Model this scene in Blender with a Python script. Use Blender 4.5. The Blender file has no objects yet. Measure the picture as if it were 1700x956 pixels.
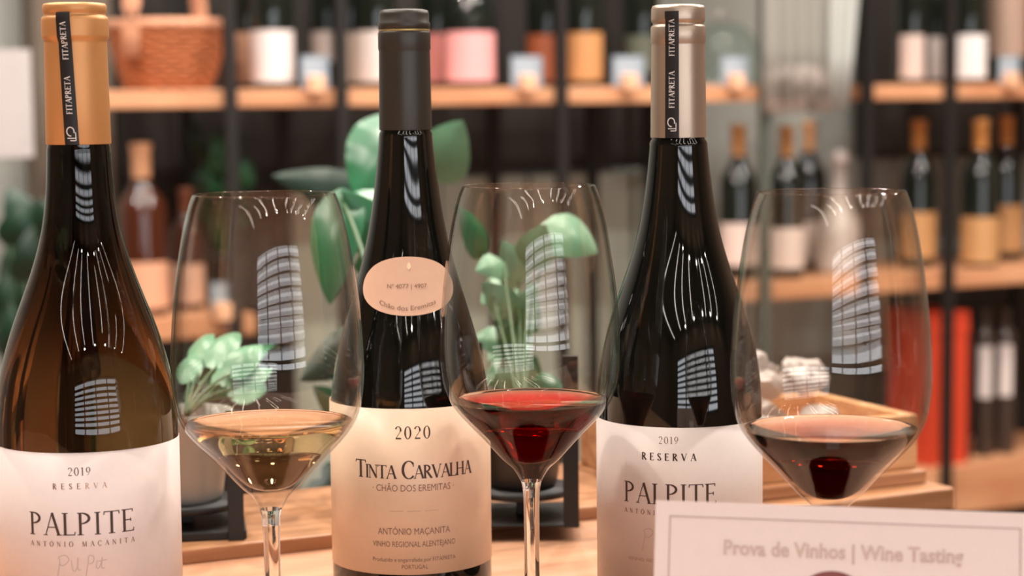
import bpy, bmesh, math, random
from mathutils import Vector, Matrix
random.seed(7)
S = bpy.context.scene
COL = S.collection

# ---------------------------------------------------------------- camera
FPX, HOR, ROLL, CZ = 3300.0, 165.0, math.radians(-0.6), 1.155
PITCH = math.atan((478 - HOR) / FPX)
cam_d = bpy.data.cameras.new('camera'); cam = bpy.data.objects.new('camera', cam_d); COL.objects.link(cam)
cam_d.sensor_width = 36; cam_d.lens = 36 * FPX / 1700
cam.matrix_world = Matrix.Translation((0, 0, CZ)) @ Matrix.Rotation(math.pi / 2 - PITCH, 4, 'X') @ Matrix.Rotation(ROLL, 4, 'Z')
cam_d.dof.use_dof = True; cam_d.dof.focus_distance = 0.945; cam_d.dof.aperture_fstop = 8.3
cam_d.clip_start = 0.02
S.camera = cam
# ---------------------------------------------------------------- world, exposure
W = bpy.data.worlds.new('world'); S.world = W; W.use_nodes = True
W.node_tree.nodes['Background'].inputs[0].default_value = (0.75, 0.86, 1, 1)
W.node_tree.nodes['Background'].inputs[1].default_value = 1.0
S.view_settings.view_transform = 'Standard'; S.view_settings.look = 'None'
S.view_settings.exposure = -0.37; S.view_settings.gamma = 1; S.view_settings.use_curve_mapping = False
S.cycles.max_bounces = 20; S.cycles.transmission_bounces = 16; S.cycles.transparent_max_bounces = 24
S.cycles.glossy_bounces = 6; S.cycles.diffuse_bounces = 4; S.cycles.sample_clamp_indirect = 6
# ---------------------------------------------------------------- room frame
YAW = math.radians(27); CY, SY = math.cos(YAW), math.sin(YAW)
def UV(u, v, z=0.0): return Vector((u * CY - v * SY, u * SY + v * CY, z))
def ray(px, py):
    x = (px - 850) / FPX; y = (478 - py) / FPX; c, s = math.cos(ROLL), math.sin(ROLL)
    x, y = x * c - y * s, x * s + y * c
    return Vector((x, math.cos(PITCH) + y * math.sin(PITCH), -math.sin(PITCH) + y * math.cos(PITCH)))
def at(px, py, D):                       # the point D metres ahead seen at a pixel
    d = ray(px, py); return Vector((0, 0, CZ)) + d * (D / d.y)
def onv(px, py, v):                      # (u, z) where a pixel meets the vertical plane v
    d = ray(px, py); k = v / (-d.x * SY + d.y * CY)
    return d.x * k * CY + d.y * k * SY, CZ + d.z * k

# lamps: daylight outside the window behind the camera
VW = -2.45      # window wall
ld = bpy.data.lights.new('daylight', 'AREA'); ld.shape = 'RECTANGLE'; ld.size = 4.4; ld.size_y = 1.8
ld.energy = 170; ld.color = (0.96, 0.97, 1.0)
lo = bpy.data.objects.new('daylight', ld); COL.objects.link(lo)
lo.location = UV(0.0, VW - 0.35, 1.5); lo.rotation_euler = (math.pi / 2, 0, YAW)   # faces +v
STRIP_W = 6.5
LAMP_W, LAMP_C = 19.0, (1.0, 0.90, 0.81)

# ---------------------------------------------------------------- materials
def lin(c): return tuple(((v / 255 / 12.92) if v / 255 <= .04045 else ((v / 255 + .055) / 1.055) ** 2.4) for v in c) + (1,)
MC = {}
def mat(name, rgb, rough=.5, metal=0., spec=.5, coat=0., noise=.0, nscale=40., bump=0., **kw):
    if name in MC: return MC[name]
    m = bpy.data.materials.new(name); m.use_nodes = True; MC[name] = m
    nt = m.node_tree; b = nt.nodes['Principled BSDF']
    b.inputs['Base Color'].default_value = lin(rgb); b.inputs['Roughness'].default_value = rough
    b.inputs['Metallic'].default_value = metal; b.inputs['Specular IOR Level'].default_value = spec
    b.inputs['Coat Weight'].default_value = coat; b.inputs['Coat Roughness'].default_value = .08
    if noise or bump:
        tc = nt.nodes.new('ShaderNodeTexCoord'); n = nt.nodes.new('ShaderNodeTexNoise')
        n.inputs['Scale'].default_value = nscale; n.inputs['Detail'].default_value = 4
        nt.links.new(tc.outputs['Object'], n.inputs['Vector'])
        if noise:
            r = nt.nodes.new('ShaderNodeValToRGB'); c = lin(rgb)
            r.color_ramp.elements[0].position = .3; r.color_ramp.elements[1].position = .7
            r.color_ramp.elements[0].color = tuple(x * (1 - noise) for x in c[:3]) + (1,)
            r.color_ramp.elements[1].color = tuple(min(1, x * (1 + noise)) for x in c[:3]) + (1,)
            nt.links.new(n.outputs['Fac'], r.inputs[0]); nt.links.new(r.outputs[0], b.inputs['Base Color'])
        if bump:
            bp = nt.nodes.new('ShaderNodeBump'); bp.inputs['Strength'].default_value = bump; bp.inputs['Distance'].default_value = .002
            nt.links.new(n.outputs['Fac'], bp.inputs['Height']); nt.links.new(bp.outputs[0], b.inputs['Normal'])
    return m
def wood(name, c1, c2, along=(1, 14, 14), scale=6, rough=.42, rot=0.):
    m = bpy.data.materials.new(name); m.use_nodes = True; nt = m.node_tree; b = nt.nodes['Principled BSDF']
    tc = nt.nodes.new('ShaderNodeTexCoord'); mp = nt.nodes.new('ShaderNodeMapping'); mp.inputs['Scale'].default_value = along
    mp.vector_type = 'TEXTURE' if False else 'POINT'
    n = nt.nodes.new('ShaderNodeTexNoise'); n.inputs['Scale'].default_value = scale; n.inputs['Detail'].default_value = 6
    n.inputs['Distortion'].default_value = .6
    r = nt.nodes.new('ShaderNodeValToRGB'); r.color_ramp.elements[0].position = .35; r.color_ramp.elements[1].position = .68
    r.color_ramp.elements[0].color = lin(c1); r.color_ramp.elements[1].color = lin(c2)
    L = nt.links.new
    L(tc.outputs['Object'], mp.inputs[0]); L(mp.outputs[0], n.inputs['Vector']); L(n.outputs['Fac'], r.inputs[0]); L(r.outputs[0], b.inputs['Base Color'])
    bp = nt.nodes.new('ShaderNodeBump'); bp.inputs['Strength'].default_value = .15; bp.inputs['Distance'].default_value = .001
    L(n.outputs['Fac'], bp.inputs['Height']); L(bp.outputs[0], b.inputs['Normal'])
    b.inputs['Roughness'].default_value = rough
    return m
def thin_glass(name, tint, edge):
    # a thin clear wall: what lies behind shows straight through, with dielectric reflection on both faces
    m = bpy.data.materials.new(name); m.use_nodes = True; nt = m.node_tree; nt.nodes.clear(); L = nt.links.new
    out = nt.nodes.new('ShaderNodeOutputMaterial'); mix = nt.nodes.new('ShaderNodeMixShader')
    tr = nt.nodes.new('ShaderNodeBsdfTransparent'); gl = nt.nodes.new('ShaderNodeBsdfGlossy'); gl.inputs['Roughness'].default_value = .01
    gl.inputs['Color'].default_value = (1, 1, 1, 1)
    fr = nt.nodes.new('ShaderNodeFresnel'); ge = nt.nodes.new('ShaderNodeNewGeometry')
    mi = nt.nodes.new('ShaderNodeMix'); mi.data_type = 'FLOAT'; mi.inputs[2].default_value = 1.42; mi.inputs[3].default_value = 1 / 1.42
    L(ge.outputs['Backfacing'], mi.inputs[0]); L(mi.outputs[0], fr.inputs['IOR'])
    lw = nt.nodes.new('ShaderNodeLayerWeight'); lw.inputs['Blend'].default_value = .25
    cr = nt.nodes.new('ShaderNodeValToRGB'); cr.color_ramp.elements[0].color = tint; cr.color_ramp.elements[1].color = edge
    cr.color_ramp.elements[0].position = .25
    L(lw.outputs['Facing'], cr.inputs[0]); L(cr.outputs[0], tr.inputs['Color'])
    L(fr.outputs[0], mix.inputs[0]); L(tr.outputs[0], mix.inputs[1]); L(gl.outputs[0], mix.inputs[2]); L(mix.outputs[0], out.inputs[0])
    return m
def glass(name, color=(1, 1, 1, 1), ior=1.5, absorb=None, dens=0.):
    m = bpy.data.materials.new(name); m.use_nodes = True; nt = m.node_tree; nt.nodes.clear()
    out = nt.nodes.new('ShaderNodeOutputMaterial'); g = nt.nodes.new('ShaderNodeBsdfGlass'); g.inputs['IOR'].default_value = ior
    g.inputs['Roughness'].default_value = 0; g.inputs['Color'].default_value = color
    nt.links.new(g.outputs[0], out.inputs[0])
    if absorb:
        a = nt.nodes.new('ShaderNodeVolumeAbsorption'); a.inputs[0].default_value = absorb; a.inputs[1].default_value = dens
        nt.links.new(a.outputs[0], out.inputs[1])
    return m
M_THIN = thin_glass('thin_clear_glass', (.97, .965, .95, 1), (.62, .60, .56, 1))
M_STEM = glass('clear_crystal', (.98, .98, .97, 1), 1.5)
def wine_mats(name, absorb, dens, refl=.35):
    m = glass(name, (1, 1, 1, 1), 1.34, absorb, dens); nt = m.node_tree
    g = nt.nodes['Glass BSDF']; out = nt.nodes['Material Output']; rf = nt.nodes.new('ShaderNodeBsdfRefraction'); rf.inputs['IOR'].default_value = 1.34
    rf.inputs['Roughness'].default_value = 0; mx = nt.nodes.new('ShaderNodeMixShader'); 
    ge = nt.nodes.new('ShaderNodeNewGeometry'); sp = nt.nodes.new('ShaderNodeSeparateXYZ'); mr = nt.nodes.new('ShaderNodeMapRange')
    mr.inputs[1].default_value = .6; mr.inputs[2].default_value = .8; mr.inputs[3].default_value = refl; mr.inputs[4].default_value = 1
    nt.links.new(ge.outputs['Normal'], sp.inputs[0]); nt.links.new(sp.outputs[2], mr.inputs[0]); nt.links.new(mr.outputs[0], mx.inputs[0])
    nt.links.new(rf.outputs[0], mx.inputs[1]); nt.links.new(g.outputs[0], mx.inputs[2]); nt.links.new(mx.outputs[0], out.inputs[0])
    return m
M_WHITEWINE = wine_mats('golden_wine', (1.0, .78, .36, 1), 26, 1.)
M_REDWINE = wine_mats('ruby_wine', (.97, .10, .16, 1), 150, .2)
M_DARKWINE = wine_mats('dark_red_wine', (.84, .50, .34, 1), 150, .15)
M_BLACKGLASS = mat('dark_bottle_glass', (13, 14, 11), rough=.035, spec=.65)
M_BGGLASS = mat('far_bottle_glass', (24, 30, 25), rough=.05, spec=.6)
M_BROWNBG = mat('far_brown_glass', (70, 34, 20), rough=.05, spec=.6)
def amber():
    m = bpy.data.materials.new('amber_bottle_glass'); m.use_nodes = True; nt = m.node_tree; b = nt.nodes['Principled BSDF']
    b.inputs['Roughness'].default_value = .02; b.inputs['IOR'].default_value = 1.45; b.inputs['Transmission Weight'].default_value = 1
    tc = nt.nodes.new('ShaderNodeTexCoord'); sp = nt.nodes.new('ShaderNodeSeparateXYZ'); mr = nt.nodes.new('ShaderNodeMapRange')
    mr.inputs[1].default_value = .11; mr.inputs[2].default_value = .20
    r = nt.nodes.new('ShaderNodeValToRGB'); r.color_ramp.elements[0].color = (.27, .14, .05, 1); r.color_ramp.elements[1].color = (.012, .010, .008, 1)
    e = r.color_ramp.elements.new(.5); e.color = (.035, .02, .010, 1)  # dark background behind shoulder and neck is put into the glass colour
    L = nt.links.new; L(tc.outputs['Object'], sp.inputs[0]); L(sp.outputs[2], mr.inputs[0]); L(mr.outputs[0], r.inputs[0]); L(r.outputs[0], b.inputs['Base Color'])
    return m
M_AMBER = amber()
M_SHELF = wood('shelf_oak', (196, 136, 98), (222, 168, 128), along=(1, 8, 8), scale=5)
M_TABLE = wood('table_oak', (184, 134, 102), (206, 158, 126), along=(1.2, 12, 12), scale=5, rough=.38)
M_BOARD = wood('board_oak', (160, 108, 70), (194, 142, 102), along=(1.2, 14, 14), scale=7, rough=.4)
M_CRATE = wood('crate_pine', (196, 138, 90), (232, 180, 130), along=(1.5, 10, 18), scale=9)
M_METAL = mat('black_metal', (30, 28, 27), rough=.5, spec=.4)
M_INK = mat('brown_ink', (70, 52, 46), rough=.7)
M_INKL = mat('faded_tan_ink', (190, 158, 138), rough=.7)
M_INKM = mat('mid_brown_ink', (140, 108, 92), rough=.7)
M_INKG = mat('grey_signature_ink', (196, 180, 172), rough=.7)
M_PAPER = mat('label_paper_pink_white', (222, 207, 202), rough=.42, noise=.015, nscale=300)
M_PAPER2 = mat('label_paper_cream', (226, 198, 170), rough=.38, noise=.015, nscale=300)
M_PAPER3 = mat('label_paper_grey_white', (216, 205, 199), rough=.45, noise=.015, nscale=300)
M_MEDAL = mat('medallion_paper', (228, 186, 158), rough=.5, noise=.02, nscale=200)
M_GOLD = mat('gold_capsule', (208, 150, 94), rough=.42, metal=.35, noise=.02, nscale=60)
M_GREYCAP = mat('charcoal_capsule', (58, 54, 48), rough=.42, metal=.25, noise=.05, nscale=50)
M_SILVER = mat('champagne_capsule', (186, 168, 150), rough=.36, metal=.7)
M_RIBBON = mat('black_ribbon', (22, 19, 20), rough=.5)
M_WHITEINK = mat('white_ink', (225, 222, 218), rough=.6)
M_CARD = mat('card_paper', (232, 220, 216), rough=.55, noise=.01, nscale=200)
M_TAGCARD = mat('tag_card', (150, 165, 178), rough=.5)
M_TAGBLOCK = mat('tag_wood', (238, 186, 150), rough=.5, noise=.05, nscale=60)
M_WICKER = mat('wicker', (190, 112, 68), rough=.45, noise=.25, nscale=90, coat=.2)
M_WALL = mat('grey_wall', (158, 162, 156), rough=.8, noise=.03, nscale=3)
M_WALLG = mat('grey_green_panel', (186, 196, 184), rough=.7, noise=.04, nscale=4)
M_BROWN = mat('dark_brown_panel', (37, 32, 28), rough=.6, noise=.12, nscale=6)
M_CEIL = mat('ceiling_paint', (120, 108, 98), rough=.85, noise=.03)
M_FLOOR = wood('floor_oak', (120, 84, 58), (150, 108, 76), along=(1, 8, 1), scale=3)
M_WARM = mat('warm_wall', (128, 104, 84), rough=.8, noise=.06, nscale=3)
M_LEAF = mat('leaf_green', (44, 110, 72), rough=.32, noise=.2, nscale=18)
M_LEAFP = mat('leaf_pale_green', (108, 158, 126), rough=.35, noise=.2, nscale=18)
M_LEAFD = mat('leaf_dark_green', (18, 50, 34), rough=.4, noise=.25, nscale=18)
M_STALK = mat('stalk_green', (62, 96, 56), rough=.5)
M_POTW = mat('white_ceramic', (160, 158, 152), rough=.3)
M_POTD = mat('dark_ceramic', (44, 40, 38), rough=.4)
M_SOIL = mat('soil', (40, 30, 24), rough=.95, noise=.3, nscale=120)

# ---------------------------------------------------------------- builders
def link(name, me, m, parent=None, smooth=False):
    if m: me.materials.append(m)
    if smooth:
        for p in me.polygons: p.use_smooth = True
    o = bpy.data.objects.new(name, me); COL.objects.link(o)
    if parent: o.parent = parent
    return o
def bm_obj(name, bm, m, parent=None, smooth=False, bevel=0, recalc=True):
    if recalc: bmesh.ops.recalc_face_normals(bm, faces=bm.faces)
    me = bpy.data.meshes.new(name); bm.to_mesh(me); bm.free()
    o = link(name, me, m, parent, smooth)
    if bevel:
        b = o.modifiers.new('bevel', 'BEVEL'); b.width = bevel; b.segments = 2; b.limit_method = 'ANGLE'
    return o
def pyd(name, vs, fs, m, parent=None, smooth=False):
    me = bpy.data.meshes.new(name); me.from_pydata([tuple(v) for v in vs], [], fs); me.update()
    return link(name, me, m, parent, smooth)
def thing(name, label, cat, loc=(0, 0, 0), rz=0, group=None):
    o = bpy.data.objects.new(name, None); COL.objects.link(o); o.location = loc; o.rotation_euler = (0, 0, rz)
    o.empty_display_size = .02
    tag(o, label, cat, group); return o
def tag(o, label, cat, group=None):
    o['label'] = label; o['category'] = cat
    if group: o['group'] = group
    return o
def struct(o): o['kind'] = 'structure'; return o
def box_bm(bm, x0, x1, y0, y1, z0, z1):
    v = [bm.verts.new((x, y, z)) for x in (x0, x1) for y in (y0, y1) for z in (z0, z1)]
    for f in ((0, 1, 3, 2), (4, 6, 7, 5), (0, 4, 5, 1), (2, 3, 7, 6), (0, 2, 6, 4), (1, 5, 7, 3)): bm.faces.new([v[i] for i in f])
def box(name, x0, x1, y0, y1, z0, z1, m, parent=None, bevel=.0008):
    bm = bmesh.new(); box_bm(bm, x0, x1, y0, y1, z0, z1); return bm_obj(name, bm, m, parent, bevel=bevel)
def uvbox(name, u0, u1, v0, v1, z0, z1, m, bevel=.001):          # a box in the room's own axes, origin at its base
    o = box(name, -(u1 - u0) / 2, (u1 - u0) / 2, -(v1 - v0) / 2, (v1 - v0) / 2, 0, z1 - z0, m, None, bevel)
    o.location = UV((u0 + u1) / 2, (v0 + v1) / 2, z0); o.rotation_euler = (0, 0, YAW); return o
def crom(pts, n=6):
    out = []
    P = [pts[0]] + list(pts) + [pts[-1]]
    for i in range(1, len(P) - 2):
        p0, p1, p2, p3 = P[i - 1], P[i], P[i + 1], P[i + 2]
        for k in range(n):
            t = k / n
            out.append(tuple(.5 * ((2 * b) + (-a + c) * t + (2 * a - 5 * b + 4 * c - d) * t * t + (-a + 3 * b - 3 * c + d) * t ** 3) for a, b, c, d in zip(p0, p1, p2, p3)))
    out.append(tuple(pts[-1])); return out
def lathe(name, prof, m, parent=None, seg=64, smooth=True, wob=None):
    vs, fs, rings = [], [], []
    for r, z in prof:
        if r < 1e-6: rings.append([len(vs)]); vs.append((0, 0, z))
        else:
            rings.append(list(range(len(vs), len(vs) + seg)))
            for k in range(seg):
                a = 2 * math.pi * k / seg; q = r if not wob else r * wob(a, z)
                vs.append((q * math.cos(a), q * math.sin(a), z))
    for A_, B_ in zip(rings, rings[1:]):
        for k in range(seg):
            k2 = (k + 1) % seg
            if len(A_) == 1 and len(B_) == 1: continue
            if len(A_) == 1: fs.append((A_[0], B_[k2], B_[k]))
            elif len(B_) == 1: fs.append((A_[k], A_[k2], B_[0]))
            else: fs.append((A_[k], A_[k2], B_[k2], B_[k]))
    return pyd(name, vs, fs, m, parent, smooth)
def tube_pts(bm, pts, r, seg=8, r1=None, cap=True):
    pts = [Vector(p) for p in pts]; rings = []
    for i, p in enumerate(pts):
        d = (pts[min(i + 1, len(pts) - 1)] - pts[max(i - 1, 0)]).normalized()
        a = d.cross(Vector((0, 0, 1)))
        if a.length < .05: a = d.cross(Vector((1, 0, 0)))
        a.normalize(); b = d.cross(a); rr = r if r1 is None else r + (r1 - r) * i / (len(pts) - 1)
        rings.append([bm.verts.new(p + (a * math.cos(2 * math.pi * k / seg) + b * math.sin(2 * math.pi * k / seg)) * rr) for k in range(seg)])
    for A_, B_ in zip(rings, rings[1:]):
        for k in range(seg): bm.faces.new((A_[k], A_[(k + 1) % seg], B_[(k + 1) % seg], B_[k]))
    if cap: bm.faces.new(rings[0]); bm.faces.new(rings[-1])
def tube(name, pts, r, m, parent=None, seg=8, r1=None):
    bm = bmesh.new(); tube_pts(bm, pts, r, seg, r1); return bm_obj(name, bm, m, parent, smooth=True)

# ---------------------------------------------------------------- serif lettering, drawn stroke by stroke
K, T_ = .135, .05
GL = {
 'P': (.62, [('l', K, .12, 0, .12, 1), ('a', T_, K, .14, .745, .36, .235, -90, 90), ('s', .12, 0, .13), ('s', .08, 1, .09)]),
 'A': (.78, [('l', T_, .08, 0, .40, 1), ('l', K, .40, 1, .70, 0), ('l', T_, .2, .36, .6, .36), ('s', .08, 0, .1), ('s', .71, 0, .12)]),
 'L': (.58, [('l', K, .12, 0, .12, 1), ('l', T_, .12, .025, .52, .025), ('l', T_, .52, 0, .56, .16), ('s', .12, 1, .13), ('s', .08, 0, .08)]),
 'I': (.32, [('l', K, .16, 0, .16, 1), ('s', .16, 0, .13), ('s', .16, 1, .13)]),
 'T': (.74, [('l', K, .37, 0, .37, 1), ('l', T_, .04, .975, .70, .975), ('l', T_, .03, .84, .05, 1), ('l', T_, .71, .84, .69, 1), ('s', .37, 0, .14)]),
 'E': (.58, [('l', K, .12, 0, .12, 1), ('l', T_, .12, .975, .50, .975), ('l', T_, .12, .025, .53, .025), ('l', T_, .12, .52, .42, .52), ('l', T_, .5, .86, .5, 1), ('l', T_, .54, 0, .55, .16), ('l', T_, .42, .44, .42, .6), ('s', .08, 0, .08), ('s', .08, 1, .08)]),
 'F': (.56, [('l', K, .12, 0, .12, 1), ('l', T_, .12, .975, .50, .975), ('l', T_, .12, .52, .42, .52), ('l', T_, .5, .84, .5, 1), ('s', .12, 0, .13), ('s', .08, 1, .08)]),
 'N': (.80, [('l', T_, .12, 0, .12, 1), ('l', K, .12, .98, .66, .04), ('l', T_, .66, 0, .66, 1), ('s', .12, 0, .1), ('s', .08, 1, .08), ('s', .66, 1, .1)]),
 'M': (.94, [('l', T_, .12, 0, .14, 1), ('l', K, .14, .98, .46, .05), ('l', T_, .46, .05, .78, .98), ('l', K, .80, 0, .79, 1), ('s', .12, 0, .1), ('s', .81, 0, .12)]),
 'R': (.68, [('l', K, .12, 0, .12, 1), ('a', T_, K, .14, .75, .33, .23, -90, 90), ('l', K, .26, .52, .60, .02), ('s', .12, 0, .13), ('s', .08, 1, .08), ('s', .62, 0, .07)]),
 'S': (.52, [('a', T_, K, .26, .74, .18, .23, 20, 200), ('l', K, .10, .68, .42, .34), ('a', T_, K, .26, .25, .19, .23, -170, 20)]),
 'C': (.74, [('a', T_, K, .42, .5, .34, .5, 42, 318), ('l', T_, .67, .68, .67, .9)]),
 'Ç': (.74, [('a', T_, K, .42, .5, .34, .5, 42, 318), ('l', T_, .67, .68, .67, .9), ('l', T_, .42, 0, .44, -.12), ('l', T_, .44, -.12, .36, -.22)]),
 'O': (.84, [('a', T_, K, .42, .5, .35, .5, 0, 360)]),
 'Ó': (.84, [('a', T_, K, .42, .5, .35, .5, 0, 360), ('l', T_, .40, 1.08, .52, 1.24)]),
 'V': (.76, [('l', K, .08, 1, .40, 0), ('l', T_, .40, 0, .68, 1), ('s', .08, 1, .11), ('s', .68, 1, .09)]),
 'H': (.82, [('l', K, .14, 0, .14, 1), ('l', K, .66, 0, .66, 1), ('l', T_, .14, .52, .66, .52), ('s', .14, 0, .12), ('s', .14, 1, .12), ('s', .66, 0, .12), ('s', .66, 1, .12)]),
 '2': (.56, [('a', T_, K, .27, .72, .20, .27, -25, 165), ('l', T_, .45, .61, .08, .04), ('l', K * .8, .06, .04, .50, .04)]),
 '0': (.60, [('a', T_, K, .29, .5, .22, .5, 0, 360)]),
 '1': (.42, [('l', K, .22, 0, .22, 1), ('l', T_, .22, .99, .08, .86), ('s', .22, 0, .13)]),
 '9': (.58, [('a', T_, K, .28, .68, .20, .31, 0, 360), ('l', T_, .48, .66, .36, .2), ('l', T_, .36, .2, .14, .0)]),
 ' ': (.38, []), }
def strokes(text, h, space=.1, weight=1., small=1.):
    """strips of (s, t) points for a line of text, centred; returns verts, faces"""
    vs, fs = [], []; x = 0.
    def strip(c0, w0):
        n = len(c0); base = len(vs)
        for i, (p, w) in enumerate(zip(c0, w0)):
            a = c0[max(0, i - 1)]; b = c0[min(n - 1, i + 1)]; dx, dy = b[0] - a[0], b[1] - a[1]; L = math.hypot(dx, dy) or 1
            nx, ny = -dy / L * w / 2, dx / L * w / 2
            vs.append((p[0] + nx, p[1] + ny)); vs.append((p[0] - nx, p[1] - ny))
        for i in range(n - 1): fs.append((base + 2 * i, base + 2 * i + 1, base + 2 * i + 3, base + 2 * i + 2))
    first = True
    for ch in text:
        k = 1.
        if ch.islower(): k = small; 
        adv, st = GL[ch.upper()]
        for c in st:
            if c[0] == 'l':
                _, w, x0, y0, x1, y1 = c; n = 5
                strip([((x + (x0 + (x1 - x0) * i / n) * k) * h, (y0 + (y1 - y0) * i / n) * h * k) for i in range(n + 1)], [w * weight * h * k] * (n + 1))
            elif c[0] == 'a':
                _, w0, w1, cx, cy, rx, ry, a0, a1 = c; n = 18; P_, W_ = [], []
                for i in range(n + 1):
                    a = math.radians(a0 + (a1 - a0) * i / n)
                    P_.append(((x + (cx + rx * math.cos(a)) * k) * h, (cy + ry * math.sin(a)) * h * k)); W_.append((w0 + (w1 - w0) * abs(math.cos(a)) ** 1.3) * weight * h * k)
                strip(P_, W_)
            else:
                _, sx, sy, hw = c; y = sy + (.02 if sy == 0 else -.02)
                strip([((x + (sx - hw) * k) * h, y * h * k), ((x + sx * k) * h, y * h * k), ((x + (sx + hw) * k) * h, y * h * k)], [.045 * h * k * weight] * 3)
        x += (adv + space) * k
    tot = (x - space) * h
    return [(a - tot / 2, b) for a, b in vs], fs, tot
def cyl(R, a0, z0, wmul=1.):              # maps label-plane (s, t) onto a cylinder whose front faces local -y
    return lambda s, t: (R * math.sin(a0 + s / R), -R * math.cos(a0 + s / R), z0 + t)
def serif(text, width, h, fmap, m, parent, weight=1., small=1., name='lettering'):
    _, _, t0 = strokes(text, h, 0.0, weight, small)
    n = max(1, sum(small if c.islower() else 1 for c in text) - 1)
    sp = (width - t0) / n / h
    v, f, _ = strokes(text, h, sp, weight, small)
    vs = [fmap(*p) for p in v]
    # two-sided sliver strips, sub-divided to lie on the curve
    return pyd(name, vs, f, m, parent)
def plain(text, width, h, fmap, m, parent, name='lettering', offset=0., arc=0.):
    cu = bpy.data.curves.new('t', 'FONT'); cu.body = text; cu.align_x = 'CENTER'; cu.size = 1.; cu.offset = offset; cu.resolution_u = 3
    o = bpy.data.objects.new('t', cu); COL.objects.link(o)
    dg = bpy.context.evaluated_depsgraph_get(); me = bpy.data.meshes.new_from_object(o.evaluated_get(dg))
    bpy.data.objects.remove(o); xs = [v.co.x for v in me.vertices]; w = max(xs) - min(xs); c = (max(xs) + min(xs)) / 2
    bm = bmesh.new(); bm.from_mesh(me); bmesh.ops.triangulate(bm, faces=bm.faces); bm.to_mesh(me); bm.free()
    for v in me.vertices:
        s = (v.co.x - c) * width / w; t = v.co.y * h / .7
        t += arc * (s / (width / 2)) ** 2
        v.co = Vector(fmap(s, t))
    me.update(); me.materials.clear()
    return link(name, me, m, parent)

# ================================================================ THE ROOM
U0, U1, V1, ZC = -2.6, 4.3, 3.66, 2.75
struct(uvbox('floor', U0, U1, VW, V1, -.05, 0, M_FLOOR, 0))
struct(uvbox('ceiling', U0, U1, VW, V1, ZC, ZC + .05, M_CEIL, 0))
struct(uvbox('wall_back', U0, U1, V1, V1 + .08, 0, ZC, M_WALL, 0))
struct(uvbox('wall_left', U0 - .08, U0, VW, V1, 0, ZC, M_WARM, 0))
struct(uvbox('wall_right', U1, U1 + .08, VW, V1, 0, ZC, M_WARM, 0))
# window wall behind the camera: four pieces round one wide opening
wu0, wu1, wz0, wz1 = -1.75, 1.95, .72, 2.10
wf = bmesh.new()
uc = (U0 + U1) / 2
for a, b, c, d in ((U0, wu0, 0, ZC), (wu1, U1, 0, ZC), (wu0, wu1, 0, wz0), (wu0, wu1, wz1, ZC)): box_bm(wf, a - uc, b - uc, -.1, 0, c, d)
o = struct(bm_obj('wall_front', wf, M_WARM)); o.location = UV(uc, VW, 0); o.rotation_euler = (0, 0, YAW)
win = bmesh.new()
for a, b, c, d in ((wu0, wu1, wz0, wz0 + .05), (wu0, wu1, wz1 - .05, wz1), (wu0, wu0 + .05, wz0, wz1), (wu1 - .05, wu1, wz0, wz1)): box_bm(win, a, b, -.07, .01, c, d)
wo = struct(bm_obj('window_1', win, M_METAL)); wo.location = UV(0, VW, 0); wo.rotation_euler = (0, 0, YAW)
for k in range(1, 4):
    x = wu0 + (wu1 - wu0) * k / 4; box('mullion', x - .035, x + .035, -.06, 0, wz0 + .05, wz1 - .05, M_METAL, wo)
for k in range(1, 9):
    z = wz0 + .05 + (wz1 - wz0 - .1) * k / 9; box('slat', wu0 + .05, wu1 - .05, -.05, -.01, z - .030, z + .030, M_METAL, wo)
# ceiling spotlights over the shelves, strip lights over the counter
sp_pos = [(u, v) for u in (-.6, .3, 1.2, 2.1, 3.0) for v in (-2.15, 1.0, 1.8, 2.5)]
for i, (u, v) in enumerate(sp_pos):
    t = thing('ceiling_spotlight', 'small black ceiling spotlight with a warm round lamp', 'spotlight', UV(u, v, ZC), 0, 'spotlights in rows on the ceiling')
    lathe('housing', [(.0, 0), (.05, 0), (.05, -.10), (.044, -.10), (.044, -.02), (0, -.02)], M_METAL, t, seg=20)
    L = bpy.data.lights.new('lamp', 'AREA'); L.shape = 'DISK'; L.size = .085; L.energy = LAMP_W * (.25 if v < 0 else 1); L.color = LAMP_C
    lo = bpy.data.objects.new('lamp', L); COL.objects.link(lo); lo.parent = t; lo.location = (0, 0, -.102)
SV = (-1.3, -1.6, -1.0, -1.5, -.9, -1.3, -1.7, -1.1); SL = (2.0, 1.2, 2.2, 1.5, 1.9, 2.1, 1.1, 2.2)
for i in range(8):
    u = -2.0 + i * .72 + (.12 if i % 3 == 1 else 0)
    t = thing('strip_light', 'long slim ceiling strip light above the counter', 'strip light', UV(u, SV[i], ZC), YAW, 'strip lights on the ceiling')
    box('housing', -.03, .03, -SL[i] / 2 - .02, SL[i] / 2 + .02, -.04, 0, M_METAL, t, .001)
    L = bpy.data.lights.new('lamp', 'AREA'); L.shape = 'RECTANGLE'; L.size = .04; L.size_y = SL[i]; L.energy = STRIP_W * SL[i] / 2; L.color = LAMP_C
    lo = bpy.data.objects.new('lamp', L); COL.objects.link(lo); lo.parent = t; lo.location = (0, 0, -.042)

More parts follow.
